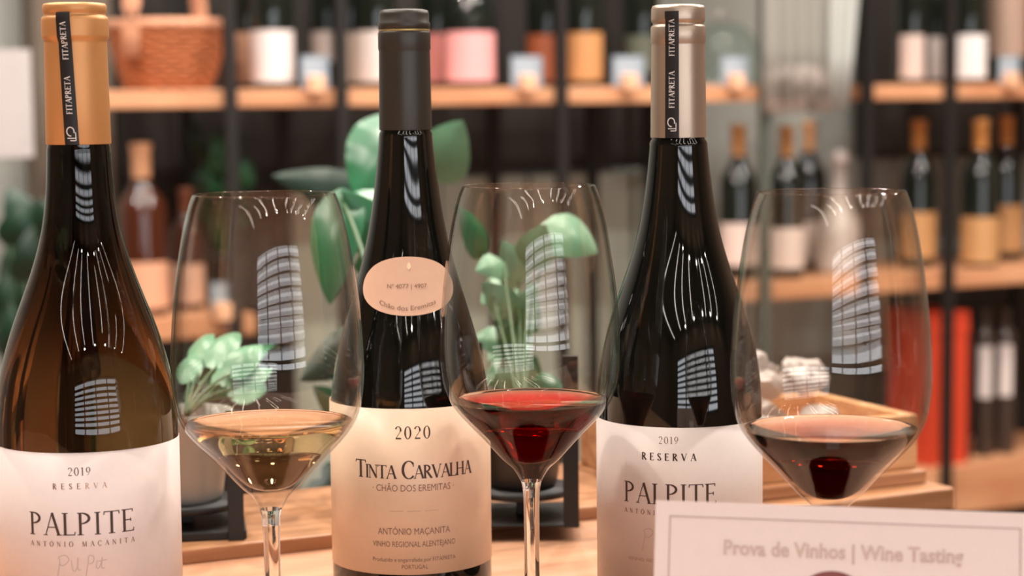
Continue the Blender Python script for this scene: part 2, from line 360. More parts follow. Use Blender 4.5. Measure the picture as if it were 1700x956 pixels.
# grey and brown panels against the back wall
def upx(px, py, v): return onv(px, py, v)[0]
VP = 3.55
def panel(name, px0, px1, z0, z1, m, label, v=VP, th=.04, cat='panel'):
    o = uvbox(name, upx(px0, 200, v), upx(px1, 200, v), v, v + th, z0, z1, m); tag(o, label, cat); return o
ZMID = onv(900, 283, VP)[1]
panel('back_panel', 196, 1092, ZMID, 2.3, M_BROWN, 'dark brown back board behind the long top shelf of bottles')
panel('back_panel', 196, 470, .1, ZMID - .002, M_BROWN, 'dark brown lower back board behind the pale orange capped bottle')
panel('back_panel', 1436, 1900, onv(1500, 262, VP)[1], 2.3, M_BROWN, 'dark brown back board behind the right end shelves')
panel('back_panel', 1500, 1900, .02, .79, M_BROWN, 'dark brown low back board behind the red box', v=VP)
for k, (a, b) in enumerate(((474, 600), (604, 728), (732, 822), (830, 872), (880, 980), (990, 1046), (1056, 1160))):
    uvbox_o = panel('wainscot_panel', a, b, .05, ZMID - .01, M_WALLG, 'grey green wainscot panel behind the shelf, %s' % (
        ['seen through the left wine glass', 'behind the left edge of the middle bottle', 'just right of the middle bottle neck', 'narrow, above the middle wine glass', 'wide, above the middle wine glass', 'narrow, left of the silver topped bottle', 'behind the silver topped bottle'][k]), v=VP + .03, th=.03)
struct(uvbox('trim_1', upx(62, 200, VP), upx(190, 200, VP), VP, VP + .1, 0, ZC, mat('taupe_column', (112, 100, 88), rough=.7, noise=.05, nscale=4)))
# pale sheet on the left wall
sg = uvbox('wall_sign', onv(-60, 170, 3.3)[0], onv(54, 170, 3.3)[0], 3.3, 3.306, onv(20, 262, 3.3)[1], onv(20, 82, 3.3)[1], mat('sign_white', (186, 180, 180), rough=.6, noise=.03, nscale=30))
tag(sg, 'blank white sheet hanging at the far left edge', 'sign')
bt = bmesh.new()
for k in (0, 1): pass
# grey banner between the shelf units, with a pale washed-out print
def banner_mat():
    m = mat('banner_cloth', (158, 157, 150), rough=.7); nt = m.node_tree; b = nt.nodes['Principled BSDF']
    tc = nt.nodes.new('ShaderNodeTexCoord'); sx = nt.nodes.new('ShaderNodeSeparateXYZ'); n = nt.nodes.new('ShaderNodeTexNoise'); n.inputs['Scale'].default_value = 26
    L = nt.links.new; L(tc.outputs['Object'], sx.inputs[0]); L(tc.outputs['Object'], n.inputs['Vector'])
    r = nt.nodes.new('ShaderNodeValToRGB'); r.color_ramp.elements[0].color = lin((158, 155, 148)); r.color_ramp.elements[1].color = lin((212, 206, 200))
    r.color_ramp.elements[0].position = .42; r.color_ramp.elements[1].position = .58
    L(n.outputs['Fac'], r.inputs[0])
    wv = nt.nodes.new('ShaderNodeValToRGB'); wv.color_ramp.interpolation = 'LINEAR'
    zz = onv(1340, 105, 3.15)[1], onv(1340, 205, 3.15)[1]
    mr = nt.nodes.new('ShaderNodeMapRange'); mr.inputs[1].default_value = zz[1]; mr.inputs[2].default_value = zz[0]
    L(sx.outputs[2], mr.inputs[0]); L(mr.outputs[0], wv.inputs[0])
    e = wv.color_ramp.elements; e[0].position = 0; e[0].color = (0, 0, 0, 1); e[1].position = 1; e[1].color = (0, 0, 0, 1)
    for p, c in ((.06, 1), (.94, 1)): q = e.new(p); q.color = (c, c, c, 1)
    mx = nt.nodes.new('ShaderNodeMix'); mx.data_type = 'RGBA'; mx.inputs[6].default_value = lin((150, 149, 142))
    L(wv.outputs[0], mx.inputs[0]); L(r.outputs[0], mx.inputs[7]); L(mx.outputs[2], b.inputs['Base Color'])
    return m
bn_u0, bn_u1 = onv(1272, 100, 3.15)[0], onv(1384, 100, 3.15)[0]
vs, fs = [], []
nx = 40
for j, z in enumerate((1.125, 1.25, 1.4, 1.9, 2.3)):
    for i in range(nx + 1):
        u = bn_u0 + (bn_u1 - bn_u0) * i / nx; v = 3.15 + .010 * math.sin(i * .8 + j * .3); vs.append(UV(u, v, z))
for j in range(4):
    for i in range(nx): a = j * (nx + 1) + i; fs.append((a, a + 1, a + nx + 2, a + nx + 1))
bo = pyd('hanging_banner', vs, fs, banner_mat(), None, True); tag(bo, 'grey cloth banner with faded white print between the shelf units', 'banner')
sm = bo.modifiers.new('solid', 'SOLIDIFY'); sm.thickness = .003
cv_u0, cv_u1 = onv(1385, 100, 3.12)[0], onv(1434, 60, 3.12)[0]
vs, fs = [], []
for j in range(13):
    t = j / 12; z = 1.13 + 1.25 * t
    for i in range(25):
        q = i / 24; wd = (cv_u1 - cv_u0) * (.55 + .9 * max(0, (z - 1.13) * 2.2)); u = cv_u0 + min(wd, cv_u1 - cv_u0 - .006) * q
        vs.append(UV(u, 3.13 + .008 * math.sin(q * 22), z))
for j in range(12):
    for i in range(24): a = j * 25 + i; fs.append((a, a + 1, a + 26, a + 25))
co = pyd('curtain', vs, fs, mat('pale_curtain', (186, 190, 186), rough=.7), None, True); tag(co, 'pale grey gathered curtain left of the right end shelves', 'curtain')
sm = co.modifiers.new('solid', 'SOLIDIFY'); sm.thickness = .002

# ================================================================ SHELVING
VS, ZA, ZB, ZD = 3.19, 1.1765, .798, .391
TH = .030
def board(px0, px1, ztop, label, py=150, depth=.27, th=TH):
    o = uvbox('shelf_board', onv(px0, py, VS)[0], onv(px1, py, VS)[0], VS, VS + depth, ztop - th, ztop, M_SHELF, .002)
    return tag(o, label, 'shelf')
board(170, 1266, ZA, 'long oak upper shelf board carrying the wicker basket and pink bottles')
board(1434, 1900, ZA, 'short oak upper shelf board at the right, under the white labelled bottles')
board(150, 425, ZB, 'short oak lower shelf board under the pale orange capped bottle', 530, th=.036)
board(1196, 1900, ZB, 'long oak lower shelf board carrying the gold capped bottles', 450, th=.036)
board(1500, 1900, ZD, 'oak bottom shelf board at the right under the red box', 780, th=.1)
post_specs = [(382, 'front post right of the wicker basket'), (565, 'front post left of the black topped bottle'), (928, 'front post between the copper and gold labelled bottles'),
              (1264, 'front post at the end of the long shelf'), (1433, 'front post at the left end of the short shelf'), (1570, 'front post through the short shelf, beside the red box')]
for px, lb in post_specs:
    u = onv(px, 300, VS)[0]
    z0 = .9 if px in () else 0
    m = mat('grey_green_post', (86, 92, 86), rough=.5) if px == 1264 else M_METAL
    o = uvbox('shelf_post', u - .0095, u + .0095, VS - .021, VS - .002, 0, 2.4, m); tag(o, ('grey green' if px == 1264 else 'black') + ' metal shelf ' + lb, 'post')
for px, lb in [(312, 'behind the left wine glass rim'), (822, 'above the middle wine glass'), (985, 'above the right rim of the middle wine glass'), (474, 'left of the black topped bottle'), (1078, 'beside the silver topped bottle'), (1692, 'at the right edge')]:
    u = onv(px, 250, 3.47)[0]; o = uvbox('shelf_post', u - .01, u + .01, 3.465, 3.485, 0, 2.4, M_METAL); tag(o, 'black rear metal shelf post ' + lb, 'post')

def shelf_loc(px, py, ztop, dv=.09):
    u = onv(px, py, VS + dv)[0]; return UV(u, VS + dv, ztop), u
def face_cam(p): return math.atan2(-p.x, p.y)
BORD = [(0, 0), (.9, 0), (1, .012), (1, .06), (1, .185), (.93, .205), (.62, .225), (.42, .24), (.37, .255), (.36, .30), (.40, .302), (.40, .31), (.36, .311), (0, .311)]
BURG = [(0, 0), (.92, 0), (1, .01), (1, .11), (.93, .14), (.72, .18), (.45, .215), (.36, .24), (.34, .30), (.37, .302), (.37, .31), (.33, .311), (0, .311)]
def bgbottle(px, py, ztop, capc, labc, label, dv=.08, r=.0375, h=.30, z0=.012, z1=.10, kind=BORD, glassm=None, group=None, lab_w=1.35, lines=None, lower=None, cap0=.235):
    p, u = shelf_loc(px, py, ztop, dv)
    t = thing('wine_bottle', label, 'bottle', p, face_cam(p), group)
    k = h / .311
    pr = [(a * r, b * k) for a, b in kind]
    lathe('body', pr, glassm or M_BGGLASS, t, seg=28)
    nr = r * .40 + .0006
    if capc:
        lathe('capsule', [(nr * .94, cap0 * k), (nr * .96, .298 * k), (nr * 1.06, .300 * k), (nr * 1.06, .309 * k), (nr * .98, h + .0008), (0, h + .001)], mat('capsule_%d_%d_%d' % capc, capc, rough=.4, metal=.2), t, seg=24)
    if labc:
        lm = mat('far_label_%d_%d_%d' % labc, labc, rough=.5)
        vs, fs = [], []
        R = r + .0006
        for i in range(17):
            a = -lab_w + 2 * lab_w * i / 16
            for z in (z0, z1): vs.append((R * math.sin(a), -R * math.cos(a), z))
        for i in range(16): fs.append((2 * i, 2 * i + 2, 2 * i + 3, 2 * i + 1))
        pyd('label', vs, fs, lm, t, True)
    if lower: pass
    return t
G1 = 'wine bottles on the long upper shelf'; G2 = 'wine bottles on the short upper shelf'; G3 = 'wine bottles on the lower shelf'
bgbottle(414, 130, ZA, (214, 190, 170), (205, 160, 130), 'dark bottle with tan label just right of the wicker basket', dv=.17, group=G1)
bgbottle(453, 130, ZA, (230, 216, 208), (238, 228, 226), 'dark bottle with large white label near the wicker basket', dv=.06, r=.0375, group=G1)
bgbottle(545, 130, ZA, (190, 180, 170), (196, 182, 174), 'rear bottle with short pale grey label, leftmost of its trio', dv=.22, r=.030, z0=.05, z1=.105, group=G1)
bgbottle(583, 130, ZA, (150, 140, 130), (196, 176, 160), 'dark bottle with beige label in the middle of its trio', dv=.15, r=.030, group=G1)
bgbottle(626, 130, ZA, (235, 222, 216), (226, 212, 206), 'dark bottle with white label half hidden by the black topped bottle', dv=.06, r=.036, group=G1)
bgbottle(727, 130, ZA, (225, 150, 150), (214, 132, 124), 'rear bottle with deep pink label right of the black topped bottle', dv=.18, r=.038, group=G1)
bgbottle(781, 130, ZA, (240, 170, 170), (244, 172, 172), 'front bottle with large light pink label', dv=.07, r=.0455, group=G1, kind=BURG)
bgbottle(906, 130, ZA, (150, 80, 50), (168, 92, 58), 'rear bottle with dark copper label', dv=.18, r=.036, group=G1)
bgbottle(970, 130, ZA, (216, 150, 86), (206, 148, 96), 'front bottle with gold label beside the shelf post', dv=.07, r=.0345, group=G1)
bgbottle(1066, 130, ZA, (60, 66, 54), (92, 98, 84), 'rear dark bottle with dull green label left of the silver topped bottle', dv=.2, r=.034, z0=.03, group=G1)
bgbottle(1514, 120, ZA, (60, 60, 54), (222, 200, 190), 'dark bottle with pinkish white label, leftmost on the short shelf', dv=.08, r=.0345, group=G2, lab_w=.78)
bgbottle(1553, 120, ZA, (60, 60, 54), (226, 216, 210), 'rear dark bottle with narrow white label, second on the short shelf', dv=.18, r=.034, group=G2, lab_w=.46)
bgbottle(1607, 120, ZA, (110, 130, 110), (242, 236, 234), 'front dark bottle with bright white square label', dv=.05, r=.0375, group=G2)
bgbottle(1672, 120, ZA, (90, 80, 74), (168, 142, 126), 'dark bottle with tall taupe label at the right edge of the short shelf', dv=.1, r=.0395, z0=.058, z1=.2, group=G2, h=.33)
bgbottle(240, 480, ZB, (232, 176, 136), (222, 166, 134), 'brown bottle with pale orange capsule and orange label on the lower shelf', dv=.08, r=.042, h=.29, glassm=M_BROWNBG, group=G3, z0=.014, z1=.092, cap0=.238)
bgbottle(312, 480, ZB, (120, 70, 50), (216, 172, 148), 'brown bottle with peach label seen through the left wine glass', dv=.13, r=.030, h=.21, glassm=M_BROWNBG, group=G3, z0=.012, z1=.08)
bgbottle(1226, 420, ZB, (208, 154, 100), (226, 204, 194), 'gold capped bottle just right of the silver topped bottle', dv=.08, r=.037, h=.303, group=G3, z0=.03, z1=.112)
bgbottle(1305, 420, ZB, (208, 156, 102), (230, 212, 204), 'gold capped bottle above the right wine glass, left of a pair', dv=.06, r=.036, h=.300, group=G3, z0=.02, z1=.10)
bgbottle(1342, 420, ZB, (236, 186, 140), (236, 222, 216), 'bottle with light gold capsule above the right wine glass, right of a pair', dv=.2, r=.037, h=.306, group=G3, z0=.02, z1=.10)
bgbottle(1524, 420, ZB, (206, 142, 78), (196, 148, 98), 'gold capped bottle with gold label right of the right wine glass rim', dv=.12, r=.037, h=.305, group=G3, z0=.02, z1=.115)
bgbottle(1626, 420, ZB, (206, 142, 80), (198, 150, 100), 'front gold capped bottle with gold label near the right edge', dv=.05, r=.0395, h=.305, group=G3, z0=.01, z1=.105)
bgbottle(1668, 420, ZB, (198, 134, 72), (184, 136, 88), 'rear gold capped bottle with gold label at the right edge', dv=.15, r=.038, h=.310, group=G3, z0=.02, z1=.12)
# bottles and red box on the bottom shelf
for px, lb in ((1634, 'slim dark bottle with narrow white label beside the red box'), (1668, 'slim dark bottle with narrow white label at the right edge of the bottom shelf')):
    bgbottle(px, 700, ZD, (86, 76, 70), (222, 212, 208), lb, dv=.08, r=.021, h=.31, z0=.125, z1=.235, lab_w=.72, group='slim bottles on the bottom shelf', kind=[(0, 0), (.92, 0), (1, .01), (1, .25), (.9, .26), (.45, .275), (.42, .30), (.5, .302), (.5, .31), (0, .311)], glassm=mat('smoky_glass', (66, 54, 48), rough=.08))
rb0, rb1 = onv(1544, 650, VS + .03)[0], onv(1606, 650, VS + .03)[0]
t = thing('red_box', 'tall orange red box on the bottom shelf behind the black post', 'box', UV((rb0 + rb1) / 2, VS + .1, ZD), YAW)
w = (rb1 - rb0) / 2; box('case', -w, w, -.07, .07, 0, .315, mat('box_red', (214, 72, 44), rough=.45), t, .002)
box('lid', -w - .002, w + .002, -.072, .072, .27, .318, mat('box_red', (214, 72, 44)), t, .002)
bk0 = onv(1608, 650, VS + .03)[0]
tag(uvbox('slab', bk0, bk0 + .014, VS + .04, VS + .19, ZD, ZD + .3, mat('dark_red_slab', (96, 36, 32), rough=.5)), 'thin dark red book standing right of the orange red box', 'slab')  # stands in for the red box's darker side, shade put into its colour
# frosted carafe
p, _ = shelf_loc(1392, 440, ZB, .1)
t = thing('glass_carafe', 'pale frosted carafe on the lower shelf seen through the right wine glass', 'carafe', p)
lathe('body', crom([(0, 0), (.045, .001), (.05, .03), (.046, .09), (.022, .14), (.015, .18), (.017, .2)], 5) + [(.013, .2), (.010, .17), (0, .165)], mat('frosted_glass', (196, 186, 180), rough=.25), t, seg=28)
lathe('stopper', crom([(0, .2), (.010, .2), (.014, .212), (.021, .228), (.014, .245), (0, .25)], 5), mat('frosted_glass', (196, 186, 180)), t, seg=24)
# glass dome on the long shelf
p, _ = shelf_loc(1196, 130, ZA, .13)
t = thing('glass_dome', 'clear glass dome on the shelf right of the silver topped bottle', 'glass dome', p)
lathe('cover', crom([(.078, .0), (.078, .05), (.072, .085), (.045, .118), (0, .128)], 6), thin_glass('dome_glass', (.86, .93, .92, 1), (.75, .80, .78, 1)), t, seg=40)
lathe('base', [(0, 0), (.084, 0), (.084, .006), (0, .006)], M_POTW, t, seg=40)
lathe('knob', crom([(0, .128), (.008, .129), (.012, .138), (0, .150)], 5), M_POTW, t, seg=20)

# price tags clipped to the shelf edges
def price_tag(px, wpx, zt, label, y=150, s=1.):
    u = onv(px, y, VS)[0]; D = UV(u, VS).y
    t = thing('price_tag', label, 'price tag', UV(u, VS - .024, zt), YAW, 'price tags on the shelf edges')
    cw = wpx * D / FPX / 2 * .98
    box('block', -.014 * s, .014 * s, .0005, .022, -.004 - .004, .024, M_TAGBLOCK, t, .003) if False else box('block', -.014 * s, .014 * s, .0, .0225, -.008, .022, M_TAGBLOCK, t, .003)
    c = box('card', -cw + .004, cw + .004, .0225, .0245, .0006, .056, M_TAGCARD, t, 0)
    for k in range(4):
        q = .8 - .12 * (k % 2)
        box('print_line', (-cw + .004) * q, cw * q, .0218, .0224, .012 + k * .011, .015 + k * .011, mat('tag_print', (205, 212, 220)), c, 0)
price_tag(520, 50, ZA, 'small grey blue price card in wood block left of the middle bottle neck')
price_tag(871, 58, ZA, 'grey blue price card in wood block left of the copper labelled bottle')
price_tag(1040, 60, ZA, 'grey blue price card in wood block left of the silver topped bottle')
price_tag(1216, 52, ZA, 'grey blue price card in wood block in front of the glass dome')
price_tag(1672, 44, ZA, 'grey blue price card in wood block at the right edge of the short shelf')
price_tag(366, 40, ZB, 'grey price card on the lower shelf seen through the left wine glass', 530)

# wicker basket
p, _ = shelf_loc(279, 130, ZA, .10)
t = thing('wicker_basket', 'orange brown wicker basket with handle on the upper shelf', 'basket', p, YAW)
RB = lambda z: .066 + .031 * min(1, z / .1) ** .75
for k in range(28):
    a = 2 * math.pi * k / 28; tube('stake', [(RB(z) * math.cos(a), RB(z) * math.sin(a), z) for z in (.002, .03, .06, .09, .106)], .0022, M_WICKER, t, 5)
for j in range(13):
    z = .006 + j * .0080; pts = []
    for i in range(113):
        a = 2 * math.pi * i / 112; r = RB(z) + .0032 * (1 if j % 2 else -1) * math.cos(a * 14); pts.append((r * math.cos(a), r * math.sin(a), z))
    tube('weave_strand', pts, .0042, M_WICKER, t, 5)
M_RIM = mat('pale_wicker', (226, 164, 130), rough=.4, noise=.15, nscale=80)
tube('rim', [((RB(.12) + .002) * math.cos(2 * math.pi * i / 48), (RB(.12) + .002) * math.sin(2 * math.pi * i / 48), .110) for i in range(49)], .0085, M_RIM, t, 8)
lathe('bottom', [(0, 0), (.066, 0), (.066, .004), (0, .004)], M_WICKER, t, seg=32)
for dy in (-.007, .007):
    tube('handle', [(.106 * math.cos(a), dy, .055 + .24 * math.sin(a) ** .8) for a in [math.pi * i / 24 for i in range(25)]], .0085, M_RIM, t, 8)
t.rotation_euler = (0, 0, math.radians(66))

# ================================================================ COUNTER
CT = thing('counter', 'long oak counter top holding the bottles and wine glasses', 'counter', UV(.35, .8, 0), YAW)
box('worktop', -1.6, .35, -.52, .38, .86, .90, M_TABLE, CT, .002)
box('cabinet', -1.55, .32, -.47, .35, 0, .86, M_BOARD, CT, .002)
# raised board along the back of the counter
bu0, bu1, bv0 = .12, .834, 1.043
bo = uvbox('wooden_board', bu0, bu1, bv0, bv0 + .135, .9, .9085, M_BOARD, .0012); tag(bo, 'flat oak board lying along the back of the counter', 'board')
bo.rotation_euler = (0, 0, YAW - .035)
SC = thing('side_cabinet', 'oak cabinet standing against the right end of the counter', 'cabinet', UV(.7705, 1.10, 0), YAW)
box('body', -.067, .067, -.085, .085, 0, .885, M_BOARD, SC, .002); box('top', -.068, .068, -.089, .085, .8855, .8995, M_BOARD, SC, .0015)
# wine crate at the right
def on_board(px, py, D): q = at(px, py, D); q.z = .9085; return q
cu0, cu1 = .642, .832
CR = thing('wooden_crate', 'shallow pale pine crate behind the right wine glass', 'crate', UV((cu0 + cu1) / 2, 1.102, .9086), YAW - .035)
hw = (cu1 - cu0) / 2; hh = .036
box('front_panel', -hw, hw, -.060, -.052, .0005, hh, M_CRATE, CR, .0008); box('back_panel', -hw, hw, .052, .060, .0005, hh, M_CRATE, CR, .0008)
box('side_panel', -hw, -hw + .008, -.052, .052, .0005, hh, M_CRATE, CR, .0008); box('side_panel', hw - .008, hw, -.052, .052, .0005, hh, M_CRATE, CR, .0008)
box('bottom_panel', -hw + .008, hw - .008, -.052, .052, 0.0005, .006, M_CRATE, CR, .0005)
def crumple(name, loc, r, m, label, seed):
    bm = bmesh.new(); bmesh.ops.create_icosphere(bm, subdivisions=3, radius=r); rnd = random.Random(seed)
    dirs = [(Vector((rnd.uniform(-1, 1), rnd.uniform(-1, 1), rnd.uniform(-1, 1))).normalized(), rnd.uniform(.2, .5)) for _ in range(26)]
    for v in bm.verts:
        n = v.co.normalized(); k = 1.
        for d, a in dirs: k -= a * max(0, n.dot(d) - .80) * 3.2
        v.co = n * r * max(.45, k) * rnd.uniform(.93, 1.05)
        v.co.z *= .8
    zmin = min(v.co.z for v in bm.verts)
    for v in bm.verts: v.co.z -= zmin
    o = bm_obj(name, bm, m, None); o.location = loc; tag(o, label, 'tissue paper', 'crumpled tissue in the crate'); return o
M_TISSUE = mat('tissue', (176, 164, 158), rough=.35)
for k, (du, dv, r) in enumerate(((-.062, -.022, .024), (-.008, -.024, .025), (.048, -.022, .024), (-.036, .024, .025), (.022, .024, .025), (-.036, 0, .023), (.012, .004, .022), (.050, .010, .021))):
    q = CR.location + Vector((du * CY - dv * SY, du * SY + dv * CY, .007 + (.036 if k > 4 else 0)))
    crumple('tissue_wad', q, r, M_TISSUE, 'crumpled white tissue wad in the crate, ' + ('front left', 'front middle', 'front right', 'rear left', 'rear right', 'left on top of the pile', 'middle on top of the pile', 'right on top of the pile')[k], k)

# ================================================================ PLANTS
def leaf(root, pb, pt, wid, m, facing=Vector((0, -1, .25)), droop=.12, notch=0, name='leaf', n=14):
    b = Vector(pb) - root.location; t = Vector(pt) - root.location; d = t - b; L = d.length
    side = d.cross(facing).normalized(); up = side.cross(d).normalized()
    if up.dot(facing) < 0: up = -up
    vs, fs = [], []; C = 4
    for i in range(n + 1):
        q = i / n; w = wid / 2 * (math.sin(math.pi * min(1, q ** .62)) ** .75 if 0 < q < 1 else 0.02)
        if notch and i % 3 == 1 and 2 < i < n - 1: w *= (1 - notch)
        for j in range(-C, C + 1):
            s = j / C
            vs.append(b + d * q + side * (w * s) - d * (.10 * abs(s) * (1 - q)) + up * (L * droop * math.sin(math.pi * q) - abs(s) ** 1.5 * w * .28 + .02 * w * math.sin(q * 30) * abs(s)))
    for i in range(n):
        for j in range(2 * C): a = i * (2 * C + 1) + j; fs.append((a, a + 1, a + 2 * C + 2, a + 2 * C + 1))
    o = pyd(name, vs, fs, m, root, True)
    return o
def stem_to(root, p0, p1, m=None, r=.0022, sag=.02):
    a = Vector(p0) - root.location; b = Vector(p1) - root.location
    pts = [a.lerp(b, i / 8) + Vector((0, 0, sag * math.sin(math.pi * i / 8))) for i in range(9)]
    tube('stem', pts, r, m or M_STALK, root, 6, r * .6)
def pot(root, r, h, m, z0=0.):
    lathe('pot', [(0, z0), (r * .72, z0), (r * .76, z0 + .003), (r * .96, z0 + h * .85), (r, z0 + h * .87), (r, z0 + h), (r * .93, z0 + h), (r * .9, z0 + h * .86), (0, z0 + h * .86)], m, root, seg=40)
    lathe('soil', [(r * .895, z0 + h * .865), (r * .4, z0 + h * .89), (0, z0 + h * .9)], M_SOIL, root, seg=24)
# big-leaved plant behind the middle bottle
R1 = thing('potted_monstera', 'potted monstera with broad green leaves behind the middle bottle', 'plant', on_board(668, 780, 1.18))
pot(R1, .030, .055, M_POTD); top = R1.location + Vector((0, 0, .05))
for bx, by, tx, ty, wpx, D, m, nt_, fc in [
    (668, 205, 592, 330, 150, 1.62, M_LEAF, .0, Vector((-.3, -1, .2))),
    (716, 290, 768, 200, 100, 1.60, M_LEAFP, .0, Vector((.3, -1, .5))),
    (640, 330, 552, 385, 90, 1.55, M_LEAFP, .0, Vector((-.2, -1, .6))),
    (668, 455, 570, 318, 120, 1.36, M_LEAF, .3, Vector((.2, -1, .1))),
    (566, 328, 548, 506, 92, 1.34, M_LEAF, .0, Vector((-.25, -1, .2))),
    (610, 330, 452, 292, 74, 1.9, M_LEAFD, .0, Vector((0, -1, .3))),
    (640, 760, 494, 838, 95, 1.38, M_LEAFD, .35, Vector((0, -1, .4))),
    (620, 560, 498, 632, 86, 1.38, M_LEAFD, .0, Vector((0, -1, .3))),
    (600, 880 - 170, 520, 640, 66, 1.40, M_LEAF, .0, Vector((0, -1, .3)))]:
    pb, pt = at(bx, by, D), at(tx, ty, D - .03)
    leaf(R1, pb, pt, wpx * D / FPX, m, fc, .1, nt_); stem_to(R1, top, pb, r=.0024)
# pale plant in a white pot on a small black stand
R2 = thing('potted_ivy', 'pale leaved plant in a white pot seen behind the left wine glass', 'plant', on_board(312, 890, 1.135) + Vector((0, 0, .0181)))
pot(R2, .0275, .052, M_POTW)
top2 = R2.location + Vector((0, 0, .048))
for tx, ty, w, m in ((322, 590, 46, M_LEAFP), (352, 556, 50, M_LEAFP), (396, 552, 52, M_LEAFP), (436, 572, 50, M_LEAFP), (452, 612, 46, M_LEAFP), (408, 600, 50, M_LEAFP), (360, 612, 50, M_LEAF), (334, 640, 44, M_LEAFD), (440, 640, 50, M_LEAFP), (388, 632, 50, M_LEAF), (470, 580, 40, M_LEAF), (300, 740, 44, M_LEAFD)):
    pt = at(tx, ty, 1.24 + random.uniform(-.04, .06)); pb = pt.lerp(top2, .42)
    leaf(R2, pb, pt, w * 1.25 / FPX, m, Vector((random.uniform(-.4, .4), -1, .7)), .15); stem_to(R2, top2, pb, r=.0011, sag=.004)
def stand(p, r, h, label, inner, side, bh=.005):
    t = thing('plant_stand', label, 'plant stand', p, face_cam(p))
    box('base', -r, r, -r, r, 0, bh, M_METAL, t, .001)
    box('upright', side - .0045, side + .0045, -r - .003, -r + .001, 0, h, M_METAL, t, .0004)
    box('upright', -side - .0045, -side + .0045, r - .001, r + .003, 0, h, M_METAL, t, .0004)
    lathe('cradle', [(0, inner - .004), (r * .9, inner - .004), (r * .9, inner), (0, inner)], M_METAL, t, seg=32)
    box('spindle', -.004, .004, -.004, .004, bh, inner - .004, M_METAL, t, .0004)
    return t
stand(R2.location - Vector((0, 0, .0181)), .033, .074, 'black metal plant stand under the white pot behind the left wine glass', .018, .027)
P3 = on_board(868, 862, 1.165)
stand(P3, .033, .10, 'black metal plant stand behind the middle wine glass', .018, .028, .0015)
R3 = thing('potted_fig', 'pale green plant in a dark pot behind the middle wine glass', 'plant', P3 + Vector((0, 0, .0181)))
pot(R3, .027, .045, M_POTD); top3 = R3.location + Vector((0, 0, .04))
for tx, ty, w, m, bx, by in ((800, 470, 60, M_LEAFP, 850, 520), (832, 400, 66, M_LEAFP, 862, 470), (905, 372, 70, M_LEAFP, 880, 440), (992, 420, 84, M_LEAFP, 905, 378), (784, 565, 60, M_LEAFP, 845, 570), (886, 470, 56, M_LEAFP, 872, 545),
                     (806, 640, 60, M_LEAF, 856, 610), (940, 650, 56, M_LEAF, 880, 640), (850, 560, 66, M_LEAFP, 864, 640), (890, 590, 50, M_LEAF, 872, 665), (822, 520, 54, M_LEAF, 860, 590), (756, 340, 50, M_LEAF, 800, 420), (800, 505, 62, M_LEAFP, 850, 470), (812, 600, 64, M_LEAFP, 860, 560), (880, 520, 60, M_LEAFP, 846, 560), (870, 610, 60, M_LEAFP, 835, 650), (790, 450, 54, M_LEAFP, 836, 440)):
    D = 1.30 + random.uniform(-.03, .10); pt = at(tx, ty, D); pb = at(bx, by, D + .02)
    leaf(R3, pb, pt, w * D / FPX, m, Vector((random.uniform(-.3, .3), -1, .5)), .12); stem_to(R3, top3, pb, r=.0013, sag=.004)
# herb on the lower shelf
p, _ = shelf_loc(372, 480, ZB, .21)
R4 = thing('potted_herb', 'dark green leafy herb in a pot on the lower shelf behind the left wine glass', 'plant', p)
pot(R4, .042, .09, M_POTD); top4 = R4.location + Vector((0, 0, .08)); rnd = random.Random(3)
for k in range(34):
    tx, ty = rnd.uniform(316, 416), rnd.uniform(196, 345); pt = at(tx, ty, p.y + rnd.uniform(-.07, .05)); pb = pt.lerp(top4, rnd.uniform(.22, .34))
    leaf(R4, pb, pt, .034, M_LEAFD if k % 2 else M_LEAF, Vector((rnd.uniform(-.6, .6), -1, .4)), .15, n=8); stem_to(R4, top4, pb, r=.002, sag=0)
# floor plant at far left
p = at(60, 520, 2.95); p.z = 0
R5 = thing('floor_plant', 'dark green floor plant against the wall at the far left', 'plant', p)
pot(R5, .16, .34, M_POTD); top5 = R5.location + Vector((0, 0, .3)); rnd = random.Random(5)
for k in range(34):
    tx, ty = rnd.uniform(12, 100), rnd.uniform(300, 520); pt = at(tx, ty, 2.95 + rnd.uniform(-.1, .12)); pb = pt + Vector((rnd.uniform(-.03, .03), 0, -rnd.uniform(.05, .09)))
    leaf(R5, pb, pt, .055, M_LEAFD, Vector((rnd.uniform(-.6, .6), -1, .4)), .15, n=8); stem_to(R5, top5, pb, r=.003, sag=0)

# ================================================================ THE THREE BOTTLES
TB = .90
def prof_r(prof, z):
    c = crom(prof, 6)
    for (r0, z0), (r1, z1) in zip(c, c[1:]):
        if z0 <= z <= z1: return r0 + (r1 - r0) * (z - z0) / (z1 - z0)
    return prof[0][0]
def main_bottle(px, D, prof, label, glassm, capm, cap, name='wine_bottle'):
    p = at(px, 900, D); p.z = TB
    t = thing('wine_bottle', label, 'bottle', p, face_cam(p))
    lower = [(0, .004), (.022, .003), (prof[0][0] * .90, 0), (prof[0][0] * .975, .0015), (prof[0][0], .006)]
    pc = crom([(r, z) for r, z in prof], 6); zz = [pc[0][1] + (pc[-1][1] - pc[0][1]) * i / 130 for i in range(131)]
    rr = [prof_r(prof, z) for z in zz]
    for _ in range(45): rr = [rr[0]] + [(a + b + c) / 3 for a, b, c in zip(rr, rr[1:], rr[2:])] + [rr[-1]]
    cz0 = min(z for r, z in cap); cr0 = min(r for r, z in cap if z < .28)
    rr = [min(r, cr0 - .0005) if z > cz0 - .001 else (min(r, cr0 + .0002 + (cz0 - z) * .35) if z > cz0 - .012 else r) for r, z in zip(rr, zz)]
    lathe('body', lower + list(zip(rr, zz)) + [(.010, prof[-1][1] + .0003), (0, prof[-1][1] + .0003)], glassm, t, seg=128)
    lathe('capsule', cap, capm, t, seg=72)
    return t
